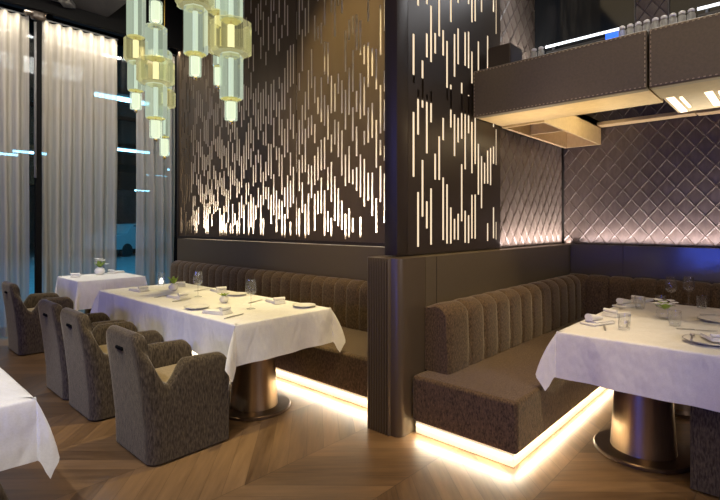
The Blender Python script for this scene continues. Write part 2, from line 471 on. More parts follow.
XS = 3.67
s1 = thing('slatted_screen', 'long bronze screen with vertical slots behind the long banquette', 'screen', (XS, 4.9, 1.25), 'slotted bronze screens')
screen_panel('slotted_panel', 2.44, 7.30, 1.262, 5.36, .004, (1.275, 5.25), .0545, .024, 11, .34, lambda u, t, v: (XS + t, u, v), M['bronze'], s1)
bm = bmesh.new()
for (y0, y1, z0, z1) in ((2.40, 7.36, 1.225, 1.262), (7.30, 7.36, 1.262, 5.36), (2.38, 2.44, 1.262, 5.36)):
    add_box(bm, XS - .012, XS + .05, y0, y1, z0, z1)
from_bm('screen_frame', bm, M['bronze_dark'], s1)
box('seam_strip', XS - .006, XS, 4.40, 4.408, 1.262, 5.36, M['bronze_dark'], s1)
box('led_strip', XS + .10, XS + .16, 2.46, 7.30, 1.225, 1.235, M['led_soft'], s1)
area('screen_uplight', (XS + .13, 4.88, 1.245), (PI, 0, 0), .08, 4.7, 120, (1.0, .88, .72), 120)
# lower leather panel and ledge under the screen
struct('wall_panel', 3.655, 3.90, 2.30, 7.345, 0, 1.218, M['leather'], .006)
# right block screen, standing on the half wall
YS = 2.10
s2 = thing('slatted_screen', 'short dark screen with bright backlit slots above the ribbed end post', 'screen', (3.46, 2.16, 1.215), 'slotted bronze screens')
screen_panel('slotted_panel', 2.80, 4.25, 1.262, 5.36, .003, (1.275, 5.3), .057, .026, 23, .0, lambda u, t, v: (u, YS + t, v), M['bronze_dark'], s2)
bm = bmesh.new()
for (x0, x1, y0, y1, z0, z1) in ((2.67, 2.80, YS, YS + .115, 1.222, 5.36), (2.80, 4.25, YS, YS + .115, 1.222, 1.262), (4.235, 4.262, YS + .002, YS + .115, 1.262, 5.36),
                                 (2.80, 4.235, YS + .10, YS + .115, 1.262, 5.36), (2.80, 4.235, YS + .014, YS + .10, 2.40, 2.56)):
    add_box(bm, x0, x1, y0, y1, z0, z1, .004 if x1 < 2.81 else 0)
from_bm('screen_frame', bm, M['bronze_dark'], s2)
box('light_box', 2.82, 4.225, YS + .024, YS + .037, 1.27, 2.395, M['lightbox'], s2)
box('light_box', 2.82, 4.225, YS + .024, YS + .037, 2.565, 5.30, M['lightbox'], s2)

# ------------------------------------------------------------------ half wall with ribbed end
hw = struct('wall_divider', 2.86, 6.0, 1.985, 2.285, 0, 1.214, M['leather'], .004)
pp = thing('ribbed_end_post', 'ribbed bronze end post of the half wall, standing between the two banquettes', 'post', (2.70, 2.13, 0))
# rounded-rectangle outline with vertical ribs on the face towards the aisle (-X)
def outline():
    pts = []; x0, x1, y0, y1, R = 2.552, 2.852, 1.983, 2.287, .055
    pts.append((x1, y0))
    for i in range(9):
        a = -PI / 2 - (PI / 2) * i / 8
        pts.append((x0 + R + R * math.cos(a), y0 + R + R * math.sin(a)))
    n = 9; ya, yb = y0 + R + .022, y1 - .022
    for i in range(n):
        for j in range(6):
            f = (i + j / 6) / n; pts.append((x0 - .022 * math.sin(PI * j / 6), ya + (yb - ya) * f))
    pts.append((x0, yb))
    for i in range(5):
        a = PI - (PI / 2) * i / 4
        pts.append((x0 + .02 + .02 * math.cos(a), y1 - .02 + .02 * math.sin(a)))
    pts.append((x1, y1))
    return pts
pts = outline(); bm = bmesh.new()
zs = [0, .004, 1.208, 1.214]
rows = []
for k, z in enumerate(zs):
    ins = .004 if k in (0, 3) else 0
    rows.append([bm.verts.new((x + (2.70 - x) * ins, y + (2.13 - y) * ins, z)) for x, y in pts])
n = len(pts)
for a, b in zip(rows, rows[1:]):
    for i in range(n): bm.faces.new((a[i], a[(i + 1) % n], b[(i + 1) % n], b[i]))
bm.faces.new(rows[0][::-1]); bm.faces.new(rows[-1])
from_bm('post_casing', bm, M['rib'], pp, True, 40)
box('leather_facing', 2.856, 2.858, 1.99, 2.28, .01, 1.205, M['bronze_dark'], pp)
struct('wall_nook', 5.79, 6.0, -4.1, 1.978, 0, 1.214, M['leather_nav'], .004)
for i, y in enumerate((1.42, .30)):
    o = box('trim_%d' % (i + 2), 5.786, 5.7895, y - .003, y + .003, .9, 1.21, M['bronze_dark']); o['kind'] = 'structure'
o = box('trim_4', 2.995, 2.999, 1.9815, 1.9845, .45, 1.21, M['bronze_dark']); o['kind'] = 'structure'
area('ledge_uplight_side', (5.13, 2.045, 1.222), (PI - math.radians(14), 0, 0), 1.65, .05, 14, (1.0, .85, .80), 140)
area('ledge_uplight_rear', (5.85, -.9, 1.222), (PI, math.radians(14), 0), .05, 5.6, 40, (1.0, .86, .86), 140)

# ------------------------------------------------------------------ quilted walls
def quilt(name, a0, a1, z0, z1, mapf, parent, dw=.168, dh=.205, depth=.0065, off=0):
    bm = bmesh.new(); N = 6; UV = (-1, -.86, -.5, 0, .5, .86, 1)
    ni, nj = int((a1 - a0) / dw) + 3, int((z1 - z0) / dh) + 3
    for i in range(-1, ni):
        for j in range(-2, 2 * nj):
            ca = a0 + off + (i + (.5 if j % 2 else 0)) * dw; cz = z0 + j * dh / 2
            if ca < a0 - dw or ca > a1 + dw or cz > z1 + dh: continue
            g = []
            for p in range(N + 1):
                row = []
                for q in range(N + 1):
                    u, v = UV[p], UV[q]
                    aa = ca + (u + v) / 2 * dw / 2; zz = cz + (u - v) / 2 * dh / 2
                    e = max(abs(u), abs(v)); hgt = depth if e > .999 else (.0 if e > .80 else depth * .45 * (1 - u * u) * (1 - v * v))
                    wob = .003 * noise.noise(Vector((aa * 9, zz * 9, 1.7)))
                    row.append(bm.verts.new((aa, -(hgt + wob) - .002, zz)))
                g.append(row)
            for p in range(N):
                for q in range(N): bm.faces.new((g[p][q], g[p + 1][q], g[p + 1][q + 1], g[p][q + 1]))
    bmesh.ops.remove_doubles(bm, verts=bm.verts, dist=1e-4)
    for co_, no in (((a0, 0, 0), (-1, 0, 0)), ((a1, 0, 0), (1, 0, 0)), ((0, 0, z0), (0, 0, -1)), ((0, 0, z1), (0, 0, 1))):
        bmesh.ops.bisect_plane(bm, geom=bm.verts[:] + bm.edges[:] + bm.faces[:], plane_co=co_, plane_no=no, clear_outer=True)
    for v in bm.verts: v.co = Vector(mapf(v.co.x, v.co.y, v.co.z))
    o = from_bm(name, bm, M['quilt'], parent, True, 28)
    return o
q1 = thing('quilted_wall_panel', 'quilted fabric wall panel on the side wall beside the short slotted screen', 'wall panel', (5.1, 2.14, 1.22), 'quilted wall panels')
quilt('quilted_cushion', 4.27, 5.92, 1.22, 5.3, lambda a, d, z: (a, 2.128 + d, z), q1)
box('backing_board', 4.27, 5.92, 2.13, 2.15, 1.22, 5.3, M['black'], q1)
q2 = thing('quilted_wall_panel', 'wide diamond-quilted wall panel above the rear banquette of the nook', 'wall panel', (5.95, 1.3, 1.22), 'quilted wall panels')
quilt('quilted_cushion', .535, 2.10, 1.22, 2.9, lambda a, d, z: (5.948 + d, a, z), q2)
box('backing_board', 5.95, 5.97, .535, 2.10, 1.22, 2.9, M['black'], q2)
q3 = thing('quilted_wall_panel', 'diamond-quilted wall panel at the right edge, past the vertical seam', 'wall panel', (5.95, -1.3, 1.22), 'quilted wall panels')
quilt('quilted_cushion', -2.0, .525, 1.22, 2.9, lambda a, d, z: (5.948 + d, a, z), q3)
box('backing_board', 5.95, 5.97, -2.0, .525, 1.22, 2.9, M['black'], q3)

# ------------------------------------------------------------------ banquettes
def sweep_back(name, a0, a1, prof, w, mapf, m, parent, bul=.020, first=None):
    """channel-tufted back: profile (depth, z, outward normal) swept along a"""
    seams = [a0]
    if first: seams.append(a0 + first)
    while seams[-1] + w * 1.5 < a1: seams.append(seams[-1] + w)
    seams.append(a1)
    us = []
    for s, e in zip(seams, seams[1:]):
        for k in range(10):
            us.append((s + (e - s) * k / 10, (k / 10)))
    us.append((a1, 1.0))
    bm = bmesh.new(); rows = []
    P = len(prof)
    for (u, f) in us:
        g = math.sqrt(max(0, 1 - (2 * f - 1) ** 2)) ** .55
        row = []
        for k, (d, z, nd, nz) in enumerate(prof):
            kk = bul * (g - 1) if k < P - 2 else 0
            if k <= 1: kk *= .6
            row.append(bm.verts.new(mapf(u, d + nd * kk, z + nz * kk)))
        rows.append(row)
    for a, b in zip(rows, rows[1:]):
        for i in range(P - 1): bm.faces.new((a[i], a[i + 1], b[i + 1], b[i]))
    bm.faces.new(rows[0]); bm.faces.new(rows[-1][::-1])
    return from_bm(name, bm, m, parent, True, 50)
def back_profile(th, z0, z1, R=.11):
    p = [(th * .97, z0, 1, 0), (th * 1.0, z0 + .1, 1, 0), (th, z0 + .22, 1, 0), (th * .98, z1 - R - .02, 1, .05)]
    for k in range(1, 7):
        a = (PI / 2) * k / 6
        p.append((th * .98 - R + R * math.cos(a), z1 - R + R * math.sin(a), math.cos(a), math.sin(a)))
    p += [(.03, z1 - .012, 0, 1), (0, z1 - .03, 0, 0), (0, z0, 0, 0)]
    return p

b1 = thing('banquette', 'long brown chenille banquette with channelled back under the slotted screen', 'banquette', (3.2, 4.9, 0), 'brown chenille banquettes')
box('seat', 2.775, 3.645, 2.30, 7.20, .088, .405, M['bench'], b1, .03, 3)
sweep_back('backrest', 2.31, 7.18, back_profile(.20, .408, .885), .178, lambda u, d, z: (3.645 - d, u, z), M['bench'], b1)
box('plinth', 2.83, 3.60, 2.32, 7.15, .0, .086, M['black'], b1)
box('led_strip', 2.805, 2.829, 2.32, 7.15, .004, .080, M['led'], b1)

b2 = thing('banquette', 'corner banquette of the right nook with channelled brown chenille back', 'banquette', (4.3, 1.6, 0), 'brown chenille banquettes')
bm = bmesh.new()
def ell(bm, z0, z1, xo, yo, xi, yb, xe, ye, bev, side):
    pts = [(xo, yo), (xi, yo), (xi, ye), (xe, ye), (xe, yb), (xo, yb)]
    A = [bm.verts.new((x, y, z0)) for x, y in pts]; B = [bm.verts.new((x, y, z1)) for x, y in pts]
    bm.faces.new(A[::-1]); bm.faces.new(B)
    for i in range(6): bm.faces.new((A[i], A[(i + 1) % 6], B[(i + 1) % 6], B[i]))
    if bev: bmesh.ops.bevel(bm, geom=bm.edges[:], offset=bev, segments=3, profile=.5, affect='EDGES')
add_box(bm, 2.675, 5.782, 1.215, 1.978, .088, .405, .028, 3); add_box(bm, 4.99, 5.782, -2.4, 1.235, .088, .404, .028, 3)
so_ = from_bm('seat', bm, M['bench'], b2, True, 40)
wn_ = so_.modifiers.new('weighted_normal', 'WEIGHTED_NORMAL'); wn_.weight = 100; wn_.keep_sharp = True
sweep_back('backrest', 2.84, 5.575, back_profile(.20, .408, .885), .225, lambda u, d, z: (u, 1.978 - d, z), M['bench'], b2, first=.30)
sweep_back('backrest', -2.3, 1.97, back_profile(.20, .408, .885), .225, lambda u, d, z: (5.782 - d, u, z), M['bench'], b2)
bm = bmesh.new(); ell(bm, .0, .086, 2.735, 1.275, 5.05, 1.95, 5.75, -2.35, 0, 0); from_bm('plinth', bm, M['black'], b2)
bm = bmesh.new(); add_box(bm, 2.705, 5.02, 1.250, 1.274, .004, .080); add_box(bm, 2.705, 2.734, 1.274, 1.96, .004, .080); add_box(bm, 5.02, 5.049, -2.35, 1.274, .004, .080)
from_bm('led_strip', bm, M['led'], b2)

# ------------------------------------------------------------------ tub chairs
def make_chair():
    t = thing('tub_chair', 'x', 'chair', (0, 0, 0), 'brown chenille tub chairs')
    D, Wd, R, T = .262, .29, .075, .084
    path = []          # outer outline, from near-side front round the back to far-side front
    def seg(p, q, n, inc=False):
        for i in range(n + (1 if inc else 0)): path.append((p[0] + (q[0] - p[0]) * i / n, p[1] + (q[1] - p[1]) * i / n))
    seg((D, -Wd), (-D + R, -Wd), 18)
    for i in range(10):
        a = -PI / 2 - (PI / 2) * i / 10; path.append((-D + R + R * math.cos(a), -Wd + R + R * math.sin(a)))
    seg((-D, -Wd + R), (-D, Wd - R), 14)
    for i in range(10):
        a = PI - (PI / 2) * i / 10; path.append((-D + R + R * math.cos(a), Wd - R + R * math.sin(a)))
    seg((-D + R, Wd), (D, Wd), 18, True)
    def sm(a, b, x): 
        k = min(1, max(0, (x - a) / (b - a))); return k * k * (3 - 2 * k)
    def top(x, y):
        arm = .47 + .142 * sm(-.15, -.035, x) - .012 * max(0, x) / D - .045 * max(0, (x - D + .07) / .07) ** 2.2
        lift = sm(-.14, -.235, x) * .19 + sm(.285, .19, abs(y)) * .135 * sm(-.17, -.245, x)
        return arm + lift if x < -.14 else arm
    bm = bmesh.new(); rows = []
    n = len(path)
    for i, (x, y) in enumerate(path):
        a = Vector(path[max(0, i - 1)]); b = Vector(path[min(n - 1, i + 1)]); d = (b - a).normalized()
        nrm = Vector((d.y, -d.x))
        if nrm.dot(Vector((x, y)) - Vector((.3 if abs(y) < .2 else x, 0))) < 0: nrm = -nrm
        h = top(x, y); r = T / 2
        secs = [(0, .015), (0, .05), (0, .2), (0, (h - r) * .6 + .08), (0, h - r)]
        for k in range(1, 6):
            an = PI * k / 6; secs.append((r - r * math.cos(an), h - r + r * math.sin(an)))
        secs += [(T, h - r), (T, .40), (T, .25)]
        row = []
        for (ins, z) in secs:
            lean = -.075 * (max(0, z - .12) / .66) ** 1.3 * sm(-.10, -.255, x)
            flare = -.010 * (1 - z / .6) if z < .6 else 0
            if ins: flare = 0
            px = x - nrm.x * (ins - flare * .0) ; py = y - nrm.y * ins
            row.append(bm.verts.new((px + lean, py, z)))
        rows.append(row)
    P = len(rows[0])
    for a, b in zip(rows, rows[1:]):
        for i in range(P - 1): bm.faces.new((a[i], a[i + 1], b[i + 1], b[i]))
    bm.faces.new(rows[0]); bm.faces.new(rows[-1][::-1])
    from_bm('tub_shell', bm, M['fabric'], t, True, 50)
    box('seat_base', -.175, .255, -.205, .205, .016, .33, M['fabric'], t, .01)
    bm = bmesh.new(); add_box(bm, -.177, .262, -.204, .204, .333, .452, .035, 4)
    from_bm('seat_cushion', bm, M['cushion'], t, True, 60)
    # dark pull slot high on the outside of the back
    bm = bmesh.new(); add_box(bm, -.337, -.307, -.05, .05, .672, .694, .008, 2)
    from_bm('pull_handle', bm, M['black'], t)
    return t
chair = make_chair()
G = 'brown chenille tub chairs'
put(chair, USED, (1.497, 3.10, 0), 0, 'tub chair at the camera end of the long white table, its whole side showing', G)
put(chair, USED, (1.497, 4.06, 0), 0, 'middle tub chair of the row of three along the long table', G)
put(chair, USED, (1.497, 4.68, 0), 0, 'last tub chair of the row of three along the long table, towards the curtains', G)
put(chair, USED, (1.585, 6.55, 0), 0, 'tub chair in front of the curtains at the small flower-topped table', G)
put(chair, USED, (.072, 1.895, 0), PI / 2, 'tub chair of which only a dark corner shows, below the cropped white table', G)
put(chair, USED, (3.415, .175, 0), PI / 2, 'tub chair tucked under the nook table beside its bronze pedestal', G)

# ------------------------------------------------------------------ tables and cloths
def cloth(name, x0, x1, y0, y1, z, d, label, seed, peak=27, lift=None):
    r = random.Random(seed); rays = []
    cs = [(x1, y1), (x0, y1), (x0, y0), (x1, y0)]
    nr = [(0, 1), (-1, 0), (0, -1), (1, 0)]
    for k in range(4):
        c = cs[k]; c2 = cs[(k + 1) % 4]; nn = nr[k]; nn2 = nr[(k + 1) % 4]
        L = math.hypot(c2[0] - c[0], c2[1] - c[1]); n = max(12, int(L / .04))
        ph = r.uniform(0, 6)
        for i in range(n + 1):
            f = i / n; s = min(f, 1 - f) * L
            w = .011 * math.sin(f * L * 10 + ph) + .006 * math.sin(f * L * 23 + ph * 2)
            dd = d
            if lift and k == lift[0]:
                q = min(1, max(0, min(f - lift[1], lift[2] - f) / .03)); dd = d + (lift[3] - d) * q
            rays.append((c[0] + (c2[0] - c[0]) * f, c[1] + (c2[1] - c[1]) * f, nn, dd, math.radians(3.5), w * min(1, s / .2)))
        for i in range(1, 14):
            a = (PI / 2) * i / 14
            nv = (nn[0] * math.cos(a) + nn2[0] * math.sin(a), nn[1] * math.cos(a) + nn2[1] * math.sin(a))
            ln = d / max(math.cos(a), math.sin(a)) * (1 - .05 * math.sin(2 * a))
            rays.append((c2[0], c2[1], nv, ln, math.radians(3.5 + 7 * math.sin(2 * a) + peak * math.exp(-((math.degrees(a) - (26 if k < 2 else 64)) / 15) ** 2)), 0))
    K = 10; vs = []; rb = .012
    for (x, y, nv, ln, th, w) in rays:
        vs.append((min(x1 - .05, max(x0 + .05, x)), min(y1 - .05, max(y0 + .05, y)), z))
        for k in range(K):
            if k <= 3:
                a = (PI / 2) * k / 3; o = rb * math.sin(a) - rb; zz = z - rb * (1 - math.cos(a)); s = 0
                vs.append((x + nv[0] * o, y + nv[1] * o, zz))
            else:
                f = (k - 3) / (K - 4); s = ln * f
                hang = th * (1 - .30 * f)
                o = math.sin(hang) * s + w * f * f ** .2
                vs.append((x + nv[0] * o, y + nv[1] * o, z - rb - s * math.cos(hang) * (1 - .01 * f)))
    n = len(rays); fs = []
    for i in range(n):
        j = (i + 1) % n
        for k in range(K): fs.append((i * (K + 1) + k, j * (K + 1) + k, j * (K + 1) + k + 1, i * (K + 1) + k + 1))
    fs.append(tuple(i * (K + 1) for i in range(n)))
    o = raw(name, vs, fs, M['linen'], None, True, 60)
    bm = bmesh.new(); bm.from_mesh(o.data); bmesh.ops.remove_doubles(bm, verts=bm.verts, dist=1e-5)
    bmesh.ops.triangulate(bm, faces=[f for f in bm.faces if len(f.verts) > 4]); bmesh.ops.recalc_face_normals(bm, faces=bm.faces)
    bm.to_mesh(o.data); bm.free()
    return tag(o, label, 'tablecloth', 'white linen tablecloths')

def pedestal_parts(t, x, y):
    lathe('base_plate', [(0, .001), (.275, .001), (.285, .006), (.285, .022), (.278, .028), (.2, .030), (0, .030)], M['brass_dark'], t, 48, (x, y, 0))
    lathe('pedestal', [(0, .0305), (.186, .0305), (.184, .05), (.168, .3), (.153, .6), (.15, .72), (0, .72)], M['brass'], t, 48, (x, y, 0))

def table(label, x0, x1, y0, y1, peds):
    t = thing('dining_table', label, 'table', ((x0 + x1) / 2, (y0 + y1) / 2, 0), 'bronze pedestal tables')
    box('tabletop', x0 + .012, x1 - .012, y0 + .012, y1 - .012, .725, .764, M['wood'], t, .004)
    for x, y in peds: pedestal_parts(t, x, y)
TZ = .77
table('long table on a bronze pedestal beside the long banquette', 1.80, 2.70, 2.80, 5.30, ((2.22, 3.18), (2.22, 4.9)))
cloth('tablecloth', 1.80, 2.70, 2.80, 5.30, TZ, .27, 'white tablecloth on the long table with three chairs along it', 1)
table('small square table in front of the curtains', 1.91, 2.70, 6.30, 7.10, ((2.28, 6.7),))
cloth('tablecloth', 1.91, 2.70, 6.30, 7.10, TZ, .33, 'white tablecloth on the small table in front of the curtains', 2, 6)
table('nook table on a wide bronze pedestal before the corner banquette', 3.07, 4.80, .25, 1.135, ((3.46, .735), (4.5, .735)))
cloth('tablecloth', 3.07, 4.80, .25, 1.135, TZ, .28, 'white tablecloth on the nook table before the corner banquette', 3, 26, (2, .0, .40, .13))
table('cropped table at the bottom left, all under its white cloth', -.40, .52, 2.20, 3.15, ((.06, 2.78),))
cloth('tablecloth', -.40, .52, 2.20, 3.15, TZ, .235, 'white tablecloth of the cropped table at the bottom left corner', 4, 17)

# ------------------------------------------------------------------ tableware
Z = TZ + .0025
def make_wine():
    t = thing('wine_glass', 'x', 'wine glass', (0, 0, 0))
    lathe('foot', [(0, 0), (.036, 0), (.037, .002), (.02, .006), (.006, .012)], M['glass'], t, 24)
    lathe('stem', [(.0045, .012), (.0038, .05), (.0045, .105)], M['glass'], t, 12)
    lathe('bowl', [(.0045, .105), (.022, .112), (.041, .130), (.044, .145), (.040, .19), (.034, .235), (.0325, .235), (.0385, .19), (.0425, .146), (.039, .133), (.02, .116), (0, .112)], M['glass'], t, 28, angle=80)
    return t
def make_tumbler():
    t = thing('tumbler', 'x', 'tumbler', (0, 0, 0))
    lathe('glass_wall', [(.030, .0), (.035, .012), (.039, .10), (.0375, .10), (.0335, .016)], M['glass'], t, 28, angle=60)
    lathe('thick_base', [(0, .0005), (.0298, .0005), (.033, .014), (0, .016)], M['glass'], t, 28)
    return t
def make_plate():
    t = thing('side_plate', 'x', 'plate', (0, 0, 0))
    lathe('plate_body', [(0, 0), (.05, 0), (.055, .003), (.078, .010), (.095, .014), (.096, .016), (.078, .0135), (.055, .008), (0, .0065)], M['china'], t, 36, angle=60)
    lathe('dark_rim', [(.0935, .0162), (.0965, .0166), (.0970, .0150), (.0965, .0142)], M['steel'], t, 36)
    return t
def make_knife():
    t = thing('table_knife', 'x', 'knife', (0, 0, 0))
    box('handle', -.11, -.01, -.006, .006, 0, .006, M['steel'], t, .002)
    bm = bmesh.new(); o = [(-.01, -.006), (.08, -.008), (.105, -.003), (.11, .004), (-.01, .006)]
    A = [bm.verts.new((x, y, .0015)) for x, y in o]; B = [bm.verts.new((x, y, .0035)) for x, y in o]
    bm.faces.new(A[::-1]); bm.faces.new(B)
    for i in range(5): bm.faces.new((A[i], A[(i + 1) % 5], B[(i + 1) % 5], B[i]))
    from_bm('blade', bm, M['steel'], t); return t
def make_fork():
    t = thing('table_fork', 'x', 'fork', (0, 0, 0))
    bm = bmesh.new(); add_box(bm, -.10, .04, -.004, .004, .0005, .0045, .0015); from_bm('handle', bm, M['steel'], t)
    bm = bmesh.new(); add_box(bm, .038, .058, -.012, .012, .001, .004)
    for k in range(4): add_box(bm, .056, .10, -.012 + k * .0068, -.009 + k * .0068, .002, .0045)
    from_bm('fork_head', bm, M['steel'], t); return t
def make_napkin_fold():
    """napkin folded into a long packet with a rolled-over end"""
    t = thing('napkin', 'x', 'napkin', (0, 0, 0))
    bm = bmesh.new()
    for k in range(3): add_box(bm, -.105 + .006 * k, .105 - .004 * k, -.055 + .003 * k, .055 - .002 * k, .0005 + .0085 * k, .008 + .0085 * k, .0035, 2)
    from_bm('folded_cloth', bm, M['napkin'], t)
    bm = bmesh.new(); add_tube(bm, (-.075, -.05, .040), (-.075, .05, .042), .0135, 14); from_bm('rolled_edge', bm, M['napkin'], t)
    return t
def make_napkin_peak():
    """napkin with one end standing up like a rolled cone"""
    t = thing('napkin', 'x', 'napkin', (0, 0, 0))
    bm = bmesh.new(); add_box(bm, -.09, .13, -.055, .055, .0005, .014, .005, 2)
    add_box(bm, -.05, .125, -.048, .046, .0145, .024, .004, 2); from_bm('folded_cloth', bm, M['napkin'], t)
    bm = bmesh.new(); rows = []
    for i in range(9):
        f = i / 8; r = .025 - .012 * f; cx = -.07 + .13 * f; row = []
        for k in range(14):
            a = 2 * PI * k / 14; row.append(bm.verts.new((cx, r * 1.25 * math.cos(a), .0255 + r + r * math.sin(a) * (1 if math.sin(a) > 0 else .98))))
        rows.append(row)
    for a, b in zip(rows, rows[1:]):
        for i in range(14): bm.faces.new((a[i], a[(i + 1) % 14], b[(i + 1) % 14], b[i]))
    bm.faces.new(rows[0][::-1]); bm.faces.new(rows[-1]); from_bm('rolled_cone', bm, M['napkin'], t)
    return t
def leaf_into(bm, p, q, w):
    p, q = Vector(p), Vector(q); d = q - p; s = d.cross(Vector((0, 0, 1))).normalized() * w
    m = p + d * .5 + Vector((0, 0, .006)); nrm = s.cross(d).normalized() * .0012
    a = [p, m + s, q, m - s]
    A = [bm.verts.new(v - nrm) for v in a]; B = [bm.verts.new(v + nrm) for v in a]
    bm.faces.new(A[::-1]); bm.faces.new(B)
    for i in range(4): bm.faces.new((A[i], A[(i + 1) % 4], B[(i + 1) % 4], B[i]))
def make_vase(label, vmat, leaves, petals, seed, leafh=.07, scale=1.0):
    t = thing('bud_vase', label, 'vase', (0, 0, 0), 'bud vases')
    s = scale
    lathe('vase_body', [(0, 0), (.022 * s, 0), (.036 * s, .014 * s), (.041 * s, .03 * s), (.034 * s, .048 * s), (.021 * s, .056 * s), (.023 * s, .062 * s), (.018 * s, .06 * s), (.016 * s, .054 * s)], vmat, t, 28, angle=60)
    r = random.Random(seed); top = .058 * s
    if leaves:
        bm = bmesh.new()
        for k in range(leaves):
            a = 2 * PI * k / leaves + r.uniform(-.3, .3); L = r.uniform(.025, .055) * s; h = r.uniform(.4, 1) * leafh
            leaf_into(bm, (0, 0, top - .01), (L * math.cos(a), L * math.sin(a), top + h), .016 * s)
        from_bm('leaves', bm, M['leaf'], t)
    for k in range(petals):
        a = 2 * PI * k / petals + r.uniform(-.4, .4); L = r.uniform(.015, .05) * s; h = r.uniform(.3, 1) * leafh
        c = (L * math.cos(a), L * math.sin(a), top + h); bm = bmesh.new()
        for j in range(6):
            b = 2 * PI * j / 6; leaf_into(bm, c, (c[0] + .022 * s * math.cos(b), c[1] + .022 * s * math.sin(b), c[2] + .008), .008 * s)
        from_bm('blossom', bm, M['petal'], t)
    return t

wine, tumb, plate, knife, fork, nap, peak = make_wine(), make_tumbler(), make_plate(), make_knife(), make_fork(), make_napkin_fold(), make_napkin_peak()
R90 = PI / 2
def wg(x, y, l, g='wine glasses'): put(wine, USED, (x, y, Z), 0, l, g)
wg(2.224, 3.231, 'tall wine glass on the long table at its camera end, beside the white bud vase')
wg(2.255, 4.125, 'tall wine glass near the middle of the long table')
wg(4.663, .785, 'wine glass on the nook table, left one of the pair at its far end')
wg(4.889 - .06, .686, 'wine glass on the nook table, right one of the pair at its far end')
def tm(x, y, l): put(tumb, USED, (x, y, Z), 0, l, 'water tumblers on the nook table')
tm(4.331, .94, 'tumbler standing between two napkins on the banquette side of the nook table')
tm(4.52, .834, 'tumbler just behind the flower vase on the nook table')
tm(3.403, .829, 'tumbler closest to the near end of the nook table, at the tip of a napkin')
tm(3.767, .612, 'tumbler in front of the flower vase on the nook table')
tm(4.70, .582, 'tumbler on the nook table right of the pair of wine glasses')
gn = 'folded napkins'
put(nap, USED, (1.94, 3.26, Z), 1.9, 'folded napkin packet at the first chair of the long table', gn)
put(nap, USED, (2.10, 4.20, Z), 1.7, 'folded napkin packet at the middle chair of the long table', gn)
put(nap, USED, (2.05, 4.93, Z), 1.7, 'folded napkin packet at the last chair of the long table', gn)
put(nap, USED, (2.58, 4.31, Z), 1.4, 'folded napkin on the banquette side of the long table, halfway along', gn)
put(nap, USED, (2.55, 3.34, Z), 1.35, 'folded napkin on the banquette side of the long table, near its right corner', gn)
put(nap, USED, (2.50, 5.0, Z), 1.4, 'folded napkin on the banquette side of the long table, at the far end', gn)
put(nap, USED, (2.58, 6.96, Z), .4, 'folded napkin at the back right of the small table', gn)
put(nap, USED, (2.05, 6.85, Z), 1.2, 'folded napkin at the left of the small table', gn)
put(peak, USED, (3.47, 1.02, Z), -.35, 'napkin with raised rolled end at the near left corner of the nook table', gn)
put(peak, USED, (4.36, 1.055, Z), -.35, 'napkin with raised rolled end behind the tall tumbler on the nook table', gn)
put(nap, USED, (4.76, 1.02, Z), -.2, 'flat napkin at the far banquette corner of the nook table', gn)
put(nap, USED, (3.90, 1.00, Z), -.3, 'flat napkin between the two peaked napkins on the nook table', gn)
gp = 'side plates'
put(plate, USED, (2.575, 2.99, Z), 0, 'round side plate at the right corner of the long table', gp)
put(plate, USED, (1.94, 3.56, Z), 0, 'side plate on the chair side of the long table, past the first napkin', gp)
put(plate, USED, (2.56, 3.95, Z), 0, 'side plate on the banquette side of the long table, halfway along', gp)
put(plate, USED, (3.34, .375, Z), 0, 'side plate nearest the right edge of the nook table, napkin and fork on it', gp, 1.35)
put(plate, USED, (4.12, .42, Z), 0, 'second side plate along the chair side of the nook table', gp, 1.2)
put(nap, USED, (3.36, .36, Z + .0245), .5, 'folded napkin lying on the side plate of the nook table', gn, .75)
gk = 'table knives'
for x, y, a, l in ((1.96, 3.055, .32, 'knife beside the first napkin at the camera end of the long table'),
                   (2.46, 3.50, .4, 'knife on the banquette side of the long table, beyond the near wine glass'),
                   (2.06, 4.04, .3, 'knife before the middle napkin on the chair side of the long table'),
                   (2.52, 4.52, .35, 'knife on the banquette side of the long table, beyond the far wine glass'),
                   (3.40, .945, -1.25 + R90, 'knife in front of the near peaked napkin on the nook table'),
                   (3.70, .485, -1.2, 'knife on the chair side of the nook table, beyond the side plate'),
                   (4.40, .45, -1.2, 'knife by the second side plate of the nook table')):
    put(knife, USED, (x, y, Z), a, l, gk)
gf = 'table forks'
for x, y, a, l in ((2.00, 3.42, .3, 'fork between first napkin and side plate on the long table'),
                   (2.05, 4.40, .3, 'fork past the middle napkin on the chair side of the long table'),
                   (3.62, .86, .2, 'fork by the near tumbler on the nook table'),
                   (4.16, 1.04, .2, 'fork before the far peaked napkin on the nook table')):
    put(fork, USED, (x, y, Z), a, l, gf)
put(fork, USED, (3.34, .46, Z + .0245), .1, 'fork laid across the side plate of the nook table', gf)
v1 = make_vase('round white bud vase with green sprig in the middle of the long table', M['china'], 7, 0, 3, .035); v1.location = (2.236, 3.647, Z)
v2 = make_vase('bud vase with bright green leaves near the far end of the long table', M['china'], 14, 0, 4, .085, 1.2); v2.location = (2.299, 4.70, Z)
v3 = make_vase('glass bud vase with white blossoms and green leaves on the nook table', M['glass'], 10, 9, 5, .06, 1.35); v3.location = (3.98, .71, Z)
v4 = make_vase('vase of white blossoms with a tall green sprig on the small table', M['china'], 5, 10, 6, .12, 1.6); v4.location = (2.36, 6.92, Z)
cd = thing('candle_holder', 'glass candle holder glowing white at the far end of the long table', 'candle', (2.40, 5.19, Z))
lathe('holder_glass', [(.03, 0), (.036, .01), (.036, .14), (.0345, .14), (.0345, .012)], M['glass'], cd, 24, (2.40, 5.19, Z), angle=60)
lathe('candle_flame', [(0, .02), (.018, .02), (.021, .045), (.012, .075), (0, .085)], M['wax'], cd, 16, (2.40, 5.19, Z))

